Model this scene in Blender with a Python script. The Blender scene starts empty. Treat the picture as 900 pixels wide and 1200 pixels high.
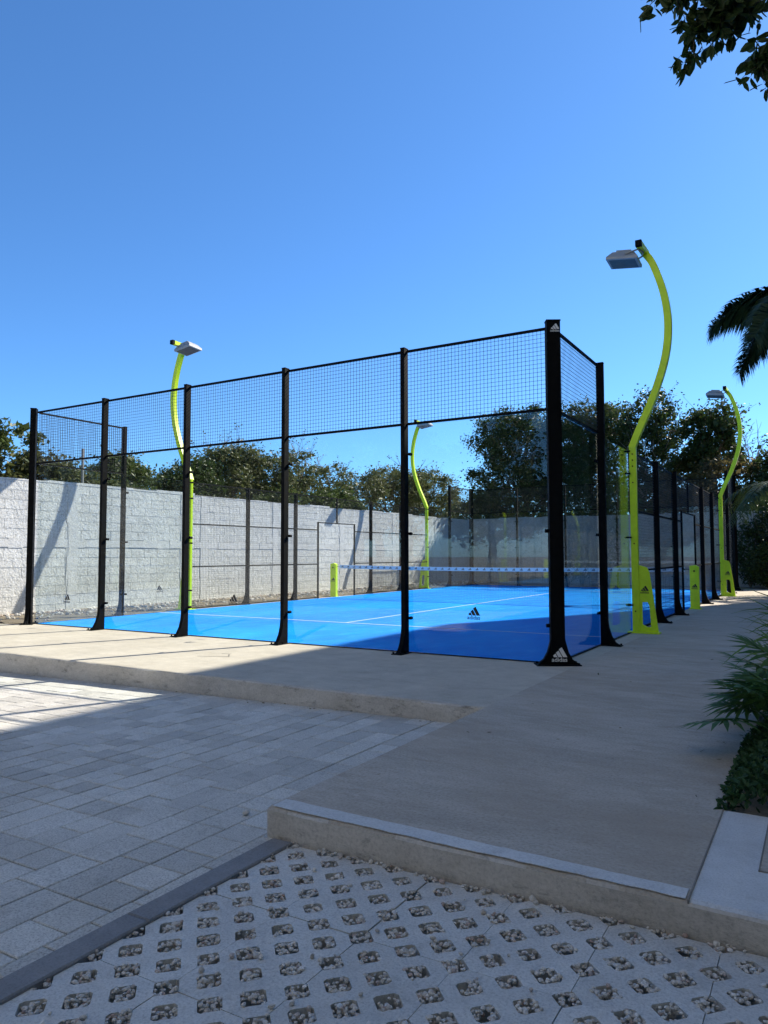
import bpy, math, random
import numpy as np
from mathutils import Vector, Matrix
random.seed(7)
RAD = math.radians
S = bpy.context.scene
COL = S.collection

# ------------------------------------------------------------------ camera
CAM = Vector((2.698, -8.404, 1.278)); YAW, PITCH, ROLL, FPX = -0.5398, 0.0580, -0.0018, 857.35
_f = Vector((math.sin(YAW)*math.cos(PITCH), math.cos(YAW)*math.cos(PITCH), math.sin(PITCH)))
_r = Vector((math.cos(YAW), -math.sin(YAW), 0)); _u = _r.cross(_f)
_r2 = _r*math.cos(ROLL) + _u*math.sin(ROLL); _u2 = _r2.cross(_f)
cd = bpy.data.cameras.new('camera'); cam = bpy.data.objects.new('camera', cd); COL.objects.link(cam)
cam.matrix_world = Matrix.Translation(CAM) @ Matrix((_r2, _u2, -_f)).transposed().to_4x4()
cd.sensor_fit = 'VERTICAL'; cd.sensor_height = 36; cd.sensor_width = 27
cd.lens = FPX*36/1200; cd.clip_start = .05; cd.clip_end = 2000
S.camera = cam
S.render.resolution_x, S.render.resolution_y = 768, 1024

def ray(px, py): return _f + _r2*((px-450)/FPX) - _u2*((py-600)/FPX)
def on_y(px, py, Y):            # photo pixel -> point on the vertical plane y = Y
    d = ray(px, py); return CAM + d*((Y-CAM.y)/d.y)
def on_x(px, py, X):
    d = ray(px, py); return CAM + d*((X-CAM.x)/d.x)

# ------------------------------------------------------------------ sky, sun, exposure
SUN_H = Vector((0.41, 0.912, 0)).normalized(); SUN_EL = RAD(41)
w = bpy.data.worlds.new('World'); S.world = w; w.use_nodes = True
nt = w.node_tree; bg = nt.nodes['Background']
sk = nt.nodes.new('ShaderNodeTexSky'); sk.sky_type = 'NISHITA'; sk.sun_disc = False
sk.sun_elevation = SUN_EL; sk.sun_rotation = math.atan2(SUN_H.x, SUN_H.y)
sk.altitude = 0; sk.air_density = 0.78; sk.dust_density = 0.2; sk.ozone_density = 10
tn = nt.nodes.new('ShaderNodeMix'); tn.data_type = 'RGBA'; tn.blend_type = 'MULTIPLY'; tn.inputs[0].default_value = 1
tn.inputs[7].default_value = (.77, .975, 1, 1)      # clear dry-season air: a little less red in the whole sky
nt.links.new(sk.outputs[0], tn.inputs[6]); nt.links.new(tn.outputs[2], bg.inputs[0]); bg.inputs[1].default_value = 0.112
sd = bpy.data.lights.new('sun', 'SUN'); sd.energy = 4.8; sd.angle = RAD(.5); sd.color = (1, .92, .79)
so = bpy.data.objects.new('sun', sd); COL.objects.link(so)
sdir = SUN_H*math.cos(SUN_EL) + Vector((0, 0, math.sin(SUN_EL)))
so.rotation_euler = sdir.to_track_quat('Z', 'Y').to_euler(); so.location = (20, 40, 40)
S.view_settings.view_transform = 'Standard'; S.view_settings.look = 'None'
S.view_settings.exposure = 1.02; S.view_settings.gamma = 1

# ------------------------------------------------------------------ materials
def new_mat(name):
    m = bpy.data.materials.new(name); m.use_nodes = True
    return m, m.node_tree.nodes, m.node_tree.links, m.node_tree.nodes['Principled BSDF']
def math_node(N, L, op, a, b=None, clamp=False):
    n = N.new('ShaderNodeMath'); n.operation = op; n.use_clamp = clamp
    for i, v in enumerate((a, b)):
        if v is None: continue
        if hasattr(v, 'links'): L.new(v, n.inputs[i])
        else: n.inputs[i].default_value = v
    return n.outputs[0]
def noise(N, L, scale, detail=6, rough=.6, vec=None, stretch=None):
    t = N.new('ShaderNodeTexCoord'); n = N.new('ShaderNodeTexNoise')
    n.inputs['Scale'].default_value = scale; n.inputs['Detail'].default_value = detail
    n.inputs['Roughness'].default_value = rough
    src = vec or t.outputs['Object']
    if stretch:
        mp = N.new('ShaderNodeMapping'); mp.inputs['Scale'].default_value = stretch
        L.new(src, mp.inputs[0]); src = mp.outputs[0]
    L.new(src, n.inputs['Vector']); return n.outputs[0]
def ramp(N, L, fac, stops):
    r = N.new('ShaderNodeValToRGB'); e = r.color_ramp.elements
    while len(e) < len(stops): e.new(.5)
    for i, (p, c) in enumerate(stops):
        e[i].position = p; e[i].color = (*c, 1)
    L.new(fac, r.inputs[0]); return r.outputs[0]
def mix(N, L, fac, a, b, mode='MIX'):
    n = N.new('ShaderNodeMix'); n.data_type = 'RGBA'; n.blend_type = mode
    for s, v in ((n.inputs[0], fac), (n.inputs[6], a), (n.inputs[7], b)):
        if hasattr(v, 'links'): L.new(v, s)
        elif isinstance(v, (int, float)): s.default_value = v
        else: s.default_value = (*v, 1)
    return n.outputs[2]
def bump(N, L, P, height, strength, dist):
    b = N.new('ShaderNodeBump'); b.inputs['Strength'].default_value = strength
    b.inputs['Distance'].default_value = dist
    L.new(height, b.inputs['Height']); L.new(b.outputs[0], P.inputs['Normal'])
def world_pos(N): return N.new('ShaderNodeNewGeometry').outputs['Position']

def mineral(name, base, dark, light, big=.6, fine=60, rough=.9, bs=.35, bd=.004, stain=None, stain_amt=.5,
            vary=0.0, stretch=None, speck=0.12, streak=None, patch=None):
    """concrete / stone: large soft tone changes, stains, fine grain"""
    m, N, L, P = new_mat(name)
    pos = world_pos(N)
    n1 = noise(N, L, big, 8, .65, pos, stretch); n2 = noise(N, L, fine, 4, .7, pos)
    n3 = noise(N, L, big*5, 6, .7, pos, stretch)
    c = ramp(N, L, n1, [(.3, dark), (.5, base), (.72, light)])
    c = mix(N, L, .45, c, ramp(N, L, n3, [(.3, dark), (.55, base), (.75, light)]))
    g = ramp(N, L, n2, [(.3, (1-speck*2,)*3), (.5, (1, 1, 1)), (.75, (1+speck,)*3)])
    c = mix(N, L, 1.0, c, g, 'MULTIPLY')
    if streak:
        n5 = noise(N, L, 2.2, 12, .8, pos, streak)
        c = mix(N, L, 1.0, c, ramp(N, L, n5, [(.34, (.86, .85, .84)), (.5, (1, 1, 1)), (.66, (1.10, 1.10, 1.11))]), 'MULTIPLY')
    if stain:
        n4 = noise(N, L, big*2.3, 9, .75, pos, stretch)
        f = ramp(N, L, n4, [(.56, (0, 0, 0)), (.70, (1, 1, 1))])
        c = mix(N, L, math_node(N, L, 'MULTIPLY', f, stain_amt), c, stain)
    if patch:
        n6 = noise(N, L, .55, 10, .72, pos)
        f = ramp(N, L, n6, [(.44, (0, 0, 0)), (.62, (1, 1, 1))])
        c = mix(N, L, math_node(N, L, 'MULTIPLY', f, .55), c, patch)
    if vary:
        oi = N.new('ShaderNodeObjectInfo'); ge = N.new('ShaderNodeNewGeometry')
        r = math_node(N, L, 'FRACT', math_node(N, L, 'ADD', oi.outputs['Random'], ge.outputs['Random Per Island']))
        v = math_node(N, L, 'ADD', math_node(N, L, 'MULTIPLY', r, 2*vary), 1-vary)
        cv = N.new('ShaderNodeCombineColor')
        for i in range(3): L.new(v, cv.inputs[i])
        c = mix(N, L, 1.0, c, cv.outputs[0], 'MULTIPLY')
    L.new(c, P.inputs['Base Color']); P.inputs['Roughness'].default_value = rough
    P.inputs['Specular IOR Level'].default_value = .3
    h = math_node(N, L, 'ADD', n2, math_node(N, L, 'MULTIPLY', n3, 1.5))
    bump(N, L, P, h, bs, bd)
    return m
def paint(name, col, rough=.4, metal=0, dirt=.15, bs=.05, spec=.5):
    m, N, L, P = new_mat(name); P.inputs['Specular IOR Level'].default_value = spec
    n = noise(N, L, 9, 6, .7, world_pos(N))
    c = ramp(N, L, n, [(.3, tuple(x*(1-dirt) for x in col)), (.65, col)])
    L.new(c, P.inputs['Base Color'])
    rr = ramp(N, L, n, [(.3, (rough*1.4,)*3), (.7, (rough*.85,)*3)]); L.new(rr, P.inputs['Roughness'])
    P.inputs['Metallic'].default_value = metal
    bump(N, L, P, noise(N, L, 220, 2, .5, world_pos(N)), bs, .001)
    return m
def leaf_mat(name, cols, trans=.35, rough=.5):
    m, N, L, P = new_mat(name)
    ge = N.new('ShaderNodeNewGeometry')
    k = len(cols)
    c = ramp(N, L, ge.outputs['Random Per Island'], [(i/(k-1) if k > 1 else 0, cc) for i, cc in enumerate(cols)])
    L.new(c, P.inputs['Base Color']); P.inputs['Roughness'].default_value = rough
    P.inputs['Specular IOR Level'].default_value = .35
    tr = N.new('ShaderNodeBsdfTranslucent'); L.new(c, tr.inputs[0])
    mx = N.new('ShaderNodeMixShader'); mx.inputs[0].default_value = trans
    L.new(P.outputs[0], mx.inputs[1]); L.new(tr.outputs[0], mx.inputs[2])
    L.new(mx.outputs[0], N['Material Output'].inputs[0])
    return m

M = {}
M['slab'] = mineral('pale_concrete', (.50, .45, .37), (.39, .35, .29), (.59, .535, .45), big=.9, fine=70, stain=(.34, .32, .29), stain_amt=.35, stretch=(1, .6, 1), bs=.25, streak=(.8, 1.8, 1))
M['walk'] = mineral('trowelled_concrete', (.47, .42, .355), (.36, .315, .26), (.58, .53, .465), big=1.1, fine=60, stain=(.27, .22, .17), stain_amt=.75, stretch=(.55, 1.6, 1), bs=.5, speck=.16, streak=(.8, 1.7, 1), patch=(.36, .295, .225))
M['kerb_top'] = mineral('bleached_concrete', (.60, .60, .59), (.48, .48, .47), (.68, .68, .67), big=2, fine=110, stain=(.33, .31, .28), stain_amt=.4, bs=.35)
M['kerb_face'] = mineral('stained_mortar', (.54, .495, .44), (.38, .345, .30), (.65, .61, .56), big=2.2, fine=60, stain=(.12, .11, .10), stain_amt=.8, bs=.8, stretch=(1, 1, 2.2))
M['paver'] = mineral('grey_paver', (.56, .54, .495), (.46, .445, .405), (.65, .63, .585), big=2.6, fine=110, vary=.15, stain=(.31, .29, .26), stain_amt=.55, bs=.8, bd=.004, speck=.26)
M['joint'] = mineral('sandy_joint', (.22, .205, .18), (.14, .13, .115), (.29, .27, .24), big=4, fine=200)
M['grid'] = mineral('grid_block_concrete', (.57, .56, .53), (.46, .45, .43), (.65, .64, .61), big=2.6, fine=110, vary=.06, stain=(.24, .235, .22), stain_amt=.4, bs=.5, bd=.003, speck=.16)
M['band'] = mineral('edging_concrete', (.23, .232, .238), (.18, .182, .188), (.29, .29, .295), big=2.2, fine=120, stain=(.22, .22, .22), bs=.4)
M['bed'] = mineral('gravel_bed', (.26, .23, .19), (.14, .12, .10), (.38, .34, .3), big=8, fine=160, bs=.8)
M['earth'] = mineral('dry_earth', (.27, .225, .165), (.19, .155, .11), (.36, .31, .235), big=.5, fine=40, stain=(.10, .10, .05), stain_amt=.6, bs=.8, bd=.02)
M['render'] = mineral('facade_render', (.82, .75, .62), (.76, .69, .57), (.85, .79, .67), big=.3, fine=40, stain=(.34, .32, .3))
M['block'] = mineral('whitewashed_block', (.60, .61, .60), (.46, .47, .465), (.71, .72, .71), big=1.4, fine=22, vary=.045, stain=(.38, .375, .36), stain_amt=.6, bs=1, bd=.014, speck=.2)
M['mortar'] = mineral('wall_mortar', (.60, .61, .605), (.47, .475, .47), (.70, .70, .70), big=1.5, fine=40, stain=(.33, .32, .31), bs=.9, bd=.01)
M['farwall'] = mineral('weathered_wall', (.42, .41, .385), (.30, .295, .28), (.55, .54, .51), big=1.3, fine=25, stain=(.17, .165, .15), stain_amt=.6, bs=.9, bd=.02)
M['black'] = paint('black_powder_coat', (.0035, .004, .005), .6, dirt=.3, spec=.1)
M['wire'] = paint('black_coated_wire', (.014, .016, .02), .5)
M['lime'] = paint('lime_powder_coat', (.68, .91, .012), .38, dirt=.14)
M['grey_metal'] = paint('cast_aluminium', (.33, .345, .36), .45, .2)
M['lens'] = paint('lamp_lens', (.10, .105, .11), .4, spec=.25)
M['decal_b'] = paint('black_decal', (.012, .013, .016), .5)
M['decal_w'] = paint('white_decal', (.78, .79, .80), .5, dirt=.05)
M['band_blue'] = paint('pale_blue_band', (.60, .74, .84), .7, dirt=.06)
M['net'] = paint('net_cord', (.015, .018, .02), .8)
M['bark'] = mineral('bark', (.16, .125, .09), (.09, .07, .05), (.25, .21, .165), big=5, fine=40, bs=1, bd=.02, stretch=(2, 2, .4))
M['pale_bark'] = mineral('pale_bark', (.33, .29, .24), (.22, .19, .155), (.44, .40, .34), big=5, fine=40, bs=1, bd=.02)
M['leaf_dark'] = leaf_mat('dark_green_leaves', [(.022, .042, .011), (.040, .068, .016), (.062, .095, .023), (.032, .052, .013)])
M['leaf_olive'] = leaf_mat('olive_leaves', [(.062, .080, .026), (.10, .118, .040), (.145, .15, .06), (.055, .072, .024)])
M['leaf_mid'] = leaf_mat('green_leaves', [(.042, .070, .018), (.070, .105, .028), (.10, .13, .038), (.048, .076, .021)])
M['leaf_dry'] = leaf_mat('dry_vine_leaves', [(.10, .085, .03), (.16, .125, .05), (.07, .075, .025), (.12, .09, .04)])
M['palm'] = leaf_mat('palm_leaflets', [(.020, .040, .012), (.030, .055, .016), (.042, .068, .02)], .25)
M['blade'] = leaf_mat('blade_leaves', [(.10, .17, .03), (.14, .23, .045), (.20, .27, .055)], .35, .6)
M['lobed'] = leaf_mat('lobed_leaves', [(.05, .12, .028), (.075, .16, .038), (.095, .19, .045)], .3, .6)
M['cover'] = leaf_mat('ground_cover_leaves', [(.02, .058, .018), (.032, .082, .025), (.045, .10, .03)], .3, .6)
M['win'] = paint('dark_window_glass', (.03, .04, .05), .08)

def mk_turf():
    m, N, L, P = new_mat('blue_turf'); pos = world_pos(N)
    a = noise(N, L, .45, 6, .6, pos, (1, .45, 1)); b = noise(N, L, 420, 2, .6, pos); c3 = noise(N, L, 3.5, 7, .7, pos, (1, .5, 1))
    c = ramp(N, L, a, [(.34, (.001, .165, .60)), (.52, (.002, .245, .78)), (.68, (.008, .36, .88))])
    c = mix(N, L, .45, c, ramp(N, L, c3, [(.35, (.001, .19, .66)), (.56, (.003, .25, .78)), (.70, (.06, .42, .84))]))
    c = mix(N, L, 1, c, ramp(N, L, b, [(.3, (.75, .75, .78)), (.6, (1.05, 1.05, 1.05))]), 'MULTIPLY')
    L.new(c, P.inputs['Base Color']); P.inputs['Roughness'].default_value = .85
    P.inputs['Specular IOR Level'].default_value = .05
    bump(N, L, P, b, .6, .004); return m
M['turf'] = mk_turf()
def mk_line():
    m, N, L, P = new_mat('white_line'); n = noise(N, L, 14, 6, .7, world_pos(N))
    L.new(ramp(N, L, n, [(.3, (.30, .48, .68)), (.65, (.62, .70, .78))]), P.inputs['Base Color'])
    P.inputs['Roughness'].default_value = .85; return m
M['line'] = mk_line()
def mk_glass():
    m = bpy.data.materials.new('tempered_glass'); m.use_nodes = True
    N, L = m.node_tree.nodes, m.node_tree.links; N.remove(N['Principled BSDF'])
    lw = N.new('ShaderNodeLayerWeight'); lw.inputs[0].default_value = .5
    f = math_node(N, L, 'ADD', math_node(N, L, 'MULTIPLY', math_node(N, L, 'POWER', lw.outputs['Facing'], 5), .95), .032)
    t = N.new('ShaderNodeBsdfTransparent'); t.inputs[0].default_value = (.945, .968, .966, 1)
    g = N.new('ShaderNodeBsdfGlossy'); g.inputs['Roughness'].default_value = .0; g.inputs[0].default_value = (.95, .97, 1, 1)
    df = N.new('ShaderNodeBsdfDiffuse'); df.inputs[0].default_value = (.6, .62, .6, 1)
    n = noise(N, L, 2.2, 8, .7, world_pos(N), (1, 1, .35))
    dust = ramp(N, L, n, [(.35, (.001,)*3), (.75, (.009,)*3)])
    m1 = N.new('ShaderNodeMixShader'); L.new(f, m1.inputs[0]); L.new(t.outputs[0], m1.inputs[1]); L.new(g.outputs[0], m1.inputs[2])
    m2 = N.new('ShaderNodeMixShader'); L.new(dust, m2.inputs[0]); L.new(m1.outputs[0], m2.inputs[1]); L.new(df.outputs[0], m2.inputs[2])
    L.new(m2.outputs[0], N['Material Output'].inputs[0]); return m
M['glass'] = mk_glass()
def mk_pebble():
    m, N, L, P = new_mat('pebbles'); ge = N.new('ShaderNodeNewGeometry')
    c = ramp(N, L, ge.outputs['Random Per Island'], [(0, (.36, .33, .29)), (.25, (.60, .57, .53)), (.55, (.50, .46, .41)), (.8, (.68, .66, .62)), (.95, (.36, .25, .2)), (1, (.72, .70, .67))])
    L.new(c, P.inputs['Base Color']); P.inputs['Roughness'].default_value = .85
    bump(N, L, P, noise(N, L, 150, 4, .6, world_pos(N)), .5, .003); return m
M['pebble'] = mk_pebble()

# ------------------------------------------------------------------ mesh helpers
class MB:
    def __init__(s): s.v = []; s.f = []
    def box(s, x0, x1, y0, y1, z0, z1, bottom=True):
        b = len(s.v)
        s.v += [(x, y, z) for z in (z0, z1) for y in (y0, y1) for x in (x0, x1)]
        fs = [(4, 5, 7, 6), (0, 1, 5, 4), (1, 3, 7, 5), (3, 2, 6, 7), (2, 0, 4, 6)]
        if bottom: fs.append((0, 2, 3, 1))
        s.f += [tuple(b+i for i in q) for q in fs]; return s
    def bbox(s, x0, x1, y0, y1, z0, z1, c, jit=0):        # box with chamfered top rim
        b = len(s.v); j = lambda: random.uniform(-jit, jit)
        s.v += [(x0, y0, z0), (x1, y0, z0), (x1, y1, z0), (x0, y1, z0), (x0, y0, z1-c), (x1, y0, z1-c), (x1, y1, z1-c), (x0, y1, z1-c),
                (x0+c+abs(j()), y0+c+abs(j()), z1), (x1-c-abs(j()), y0+c+abs(j()), z1), (x1-c-abs(j()), y1-c-abs(j()), z1), (x0+c+abs(j()), y1-c-abs(j()), z1)]
        for a in (0, 4):
            for i in range(4):
                k = (i+1) % 4; s.f.append((b+a+i, b+a+k, b+a+4+k, b+a+4+i))
        s.f.append((b+8, b+9, b+10, b+11)); return s
    def poly(s, pts): b = len(s.v); s.v += [tuple(p) for p in pts]; s.f.append(tuple(range(b, b+len(pts)))); return s
    def prism(s, pts, off):                                # closed outline swept by a vector
        b = len(s.v); n = len(pts); o = Vector(off)
        s.v += [tuple(p) for p in pts] + [tuple(Vector(p)+o) for p in pts]
        s.f.append(tuple(range(b+n-1, b-1, -1))); s.f.append(tuple(range(b+n, b+2*n)))
        for i in range(n): k = (i+1) % n; s.f.append((b+i, b+k, b+n+k, b+n+i))
        return s
    def tube(s, pts, rad, n=6, caps=True, square=False):
        pts = [Vector(p) for p in pts]; b = len(s.v); m = len(pts)
        up = None
        for i, p in enumerate(pts):
            t = (pts[min(i+1, m-1)]-pts[max(i-1, 0)]).normalized()
            if up is None: up = Vector((0, 0, 1)) if abs(t.z) < .9 else Vector((0, 1, 0))
            x = up.cross(t); x.normalize(); y = t.cross(x); up = y
            r = rad[i] if isinstance(rad, (list, tuple)) else rad
            for k in range(n):
                a = 2*math.pi*(k+.5)/n
                s.v.append(tuple(p + (x*math.cos(a) + y*math.sin(a))*r))
        for i in range(m-1):
            for k in range(n):
                q = (k+1) % n; s.f.append((b+i*n+k, b+i*n+q, b+(i+1)*n+q, b+(i+1)*n+k))
        if caps: s.f.append(tuple(b+k for k in range(n-1, -1, -1))); s.f.append(tuple(b+(m-1)*n+k for k in range(n)))
        return s
    def cyl(s, c, axis, r, h, n=10):
        c = Vector(c); a = Vector(axis)*h/2; return s.tube([c-a, c+a], r, n)
    def mesh(s, name, mat, smooth=False):
        me = bpy.data.meshes.new(name); me.from_pydata(s.v, [], s.f); me.update()
        if mat: me.materials.append(M[mat] if isinstance(mat, str) else mat)
        if smooth: me.polygons.foreach_set('use_smooth', [True]*len(me.polygons))
        return me
    def obj(s, name, mat, parent=None, loc=(0, 0, 0), rz=0, smooth=False): return put(s.mesh(name, mat, smooth), name, parent, loc, rz)
def put(me, name, parent=None, loc=(0, 0, 0), rz=0):
    o = bpy.data.objects.new(name, me); COL.objects.link(o)
    o.location = loc; o.rotation_euler = (0, 0, rz)
    if parent: o.parent = parent
    return o
def thing(name, label, cat, loc=(0, 0, 0), rz=0, group=None):
    o = put(None, name, None, loc, rz); return tag(o, label, cat, group)
def tag(o, label, cat, group=None):
    o['label'] = label; o['category'] = cat
    if group: o['group'] = group
    return o
def struct(o): o['kind'] = 'structure'; return o
def stuff(o): o['kind'] = 'stuff'; return o
def copy_part(o, parent, loc=None, rz=None):
    c = o.copy(); COL.objects.link(c); c.parent = parent
    if loc is not None: c.location = loc
    if rz is not None: c.rotation_euler = (0, 0, rz)
    return c
def copy_tree(o, parent=None):
    kids = list(o.children); c = o.copy(); COL.objects.link(c); c.parent = parent
    for k in kids: copy_tree(k, c)
    return c

def emblem_mesh(name, width, mat, thick=.002):
    """three slanted bars over the word, in the local x-z plane, facing -y, centred on x, base at z=0"""
    mb = MB(); k = width; z0 = .30
    for b0, b1, h in ((.06, .30, .10), (.36, .62, .30), (.68, .96, .52)):
        h2 = h+.14
        pts = [(b0, z0), (b1, z0), (b1-.55*h2, z0+h2), (b0-.55*h, z0+h)]
        mb.prism([((x-.5+.06)*k, 0, z*k) for x, z in pts], (0, -thick, 0))
    cu = bpy.data.curves.new('word', 'FONT'); cu.body = 'adidas'; cu.size = 1; cu.align_x = 'CENTER'; cu.offset = .012
    to = bpy.data.objects.new('word', cu); COL.objects.link(to)
    bpy.context.view_layer.update(); dg = bpy.context.evaluated_depsgraph_get()
    me = bpy.data.meshes.new_from_object(to.evaluated_get(dg))
    xs = [v.co.x for v in me.vertices]; sc = 1.04/(max(xs)-min(xs))
    b = len(mb.v)
    mb.v += [(v.co.x*sc*k, -thick, v.co.y*sc*.95*k) for v in me.vertices]
    mb.f += [tuple(b+i for i in p.vertices) for p in me.polygons]
    bpy.data.objects.remove(to); bpy.data.meshes.remove(me); bpy.data.curves.remove(cu)
    return mb.mesh(name, mat)
EMB_B = emblem_mesh('emblem', .165, 'decal_b'); EMB_W = emblem_mesh('emblem', .17, 'decal_w'); EMB_WS = emblem_mesh('emblem', .105, 'decal_w')
EMB_BS = emblem_mesh('emblem', .13, 'decal_b')

# ------------------------------------------------------------------ ground and paving
ZP = 0.                                     # paving level in the yard's own frame
def tilt(o):                                # the yard lies below the slab and falls gently towards the block wall
    o.location.z += -.155+.0143*o.location.x; o.rotation_euler.y = -.0143; return o
KY, KX = -2.66, .235                         # slab front edge, walkway left edge
WF = -5.45                                  # walkway front edge
g = struct(MB().poly([(-400, -400, -.42), (400, -400, -.42), (400, 400, -.42), (-400, 400, -.42)]).obj('ground', 'earth'))
# court slab with notched front
def slab_obj(name, x0, x1, y0, y1, top_mat, z=0., bot=-.4, face_mat='kerb_face'):
    """concrete slab: top sheet subdivided with slightly uneven rim, faces in another material"""
    me = MB(); nx = max(2, int((x1-x0)/.12)); ny = max(2, int((y1-y0)/.5))
    X = [x0+(x1-x0)*i/nx for i in range(nx+1)]
    jy = [random.uniform(-.006, .006) for _ in X]; jz = [random.uniform(-.004, .001) for _ in X]
    b = len(me.v)
    for i, x in enumerate(X): me.v += [(x, y0+jy[i], bot), (x, y0+jy[i]-.004, z-.016), (x, y0+jy[i]+.008, z-.004+jz[i]), (x, y0+.03, z), (x, y1, z), (x, y1, bot)]
    n = 6
    for i in range(nx):
        for k in range(n-1): me.f.append((b+i*n+k, b+(i+1)*n+k, b+(i+1)*n+k+1, b+i*n+k+1))
    me.f.append(tuple(b+k for k in range(n))); me.f.append(tuple(b+nx*n+k for k in range(n-1, -1, -1)))
    o = me.obj(name, top_mat); o.data.materials.append(M[face_mat])
    for p in o.data.polygons:
        if p.center.y < y0+.004 or abs(p.normal.x) > .9: p.material_index = 1
    return struct(o)
slab_obj('court_slab', -11.6, .2345, KY, 20.6, 'slab')
slab_obj('walkway', KX, 2.23, WF, 21.5, 'walk')
# bleached strip along the walkway's front rim and the pale slab beside it
strip = MB()
nx = 40
xs = [KX+.02+(2.22-KX-.02)*i/nx for i in range(nx+1)]
yb = [WF+.13-.03*i/nx+random.uniform(-.005, .005) for i in range(nx+1)]; yf = [WF+.012+random.uniform(-.003, .006) for _ in xs]
for i in range(nx):
    strip.prism([(xs[i], yf[i], .0015), (xs[i+1], yf[i+1], .0015), (xs[i+1], yb[i+1], .0015), (xs[i], yb[i], .0015)], (0, 0, .003))
struct(strip.obj('kerb_strip', 'kerb_top'))
slab_obj('pale_slab', 2.2303, 4.6, WF, -4.33, 'kerb_top')
slab_obj('planter_slab', 2.44, 4.61, -5.03, -4.32, 'walk', .004)
gj = MB(); gj.box(2.2275, 2.2335, WF+.002, -4.33, -.01, .0055); gj.box(2.434, 2.440, -5.036, -4.33, -.01, .0058); gj.box(2.434, 4.6, -5.036, -5.031, -.01, .0056); struct(gj.obj('slab_joints', 'joint'))
soil = MB(); soil.box(2.236, 5.9, -4.32, 22, -.4, -.03); struct(soil.obj('planting_soil', 'earth'))
# two cut grooves in the slab
def groove(px0, py0, px1, py1):
    a = CAM + ray(px0, py0)*(-CAM.z/ray(px0, py0).z); b = CAM + ray(px1, py1)*(-CAM.z/ray(px1, py1).z)
    d = (b-a).normalized(); n = Vector((-d.y, d.x, 0))*.008
    return [(p.x, p.y, .002) for p in (a-n, b-n, b+n, a+n)]
gr = MB()
for q in ((231, 769, 268, 769.5), (260, 766, 271, 766.5), (232, 749.5, 240, 750), (268, 769.5, 268.5, 767)): gr.poly(groove(*q))
struct(gr.obj('slab_grooves', 'joint'))

# pavers: rows along y, mixed sizes
pavement = tilt(struct(MB().poly([(-14, -40, ZP-.012), (.3, -40, ZP-.012), (.3, KY+.02, ZP-.012), (-14, KY+.02, ZP-.012)]).obj('paved_yard', 'joint')))
pv = []
x = .284
widths = [.085, .23, .205, .205, .195, .195, .21, .21, .16, .16]
i = 0
while x > -11.5:
    wd = widths[i] if i < len(widths) else random.choice([.2, .2, .2, .2, .3])
    i += 1
    y = KY-.01 + random.choice([0, .1, .2]); 
    y = min(y, KY-.01)
    while y > -9.5:
        ln = random.choice([.2, .2, .2, .2, .3, .4]) if wd < .35 else random.choice([.2, .2, .3, .3, .4])
        if wd > .35 and random.random() < .5: c = x-wd+random.choice([.2, wd-.2]); pv += [(x-wd, c, y-ln, y), (c, x, y-ln, y)]
        else: pv.append((x-wd, x, y-ln, y))
        y -= ln
    x -= wd
def seen(b):
    c = Vector(((b[0]+b[1])/2, (b[2]+b[3])/2, -.18)); d = c-CAM
    z = d.dot(_f)
    if z < .3: return -1
    u = 450+FPX*d.dot(_r2)/z; v = 600-FPX*d.dot(_u2)/z
    ok = -60 < u < 960 and 700 < v < 1260
    return ((b[1]-b[0])*(b[3]-b[2])/z**3) if ok else -1/z
pv.sort(key=seen, reverse=True)
cache = {}
def paver_mesh(wd, ln, k):
    key = (round(wd, 2), round(ln, 2), k)
    if key not in cache:
        a, b = wd/2-.0032, ln/2-.0032
        cache[key] = MB().bbox(-a, a, -b, b, -.06, 0, .0035, .002).mesh('paver', 'paver')
    return cache[key]
rest = MB()
for n, b in enumerate(pv):
    wd, ln = b[1]-b[0], b[3]-b[2]; cx, cy = (b[0]+b[1])/2, (b[2]+b[3])/2
    dz = random.gauss(0, .0011)
    if n < 300:
        o = put(paver_mesh(wd, ln, random.randint(0, 1)), 'paver', pavement, (cx, cy, ZP+dz), random.gauss(0, .003))
        o.rotation_euler.x = random.gauss(0, .002); o.rotation_euler.y = random.gauss(0, .002)
    else: rest.bbox(b[0]+.0035, b[1]-.0035, b[2]+.0035, b[3]-.0035, ZP-.06, ZP+dz, .005)
stuff(rest.obj('pavers', 'paver', pavement))
# edging band
band = MB()
for k in range(5): band.bbox(.287, .413, WF-.02-.9*(k+1)+.004, WF-.02-.9*k, -.3, ZP+.014, .006)
tilt(struct(band.obj('edging_band', 'band')))
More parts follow.
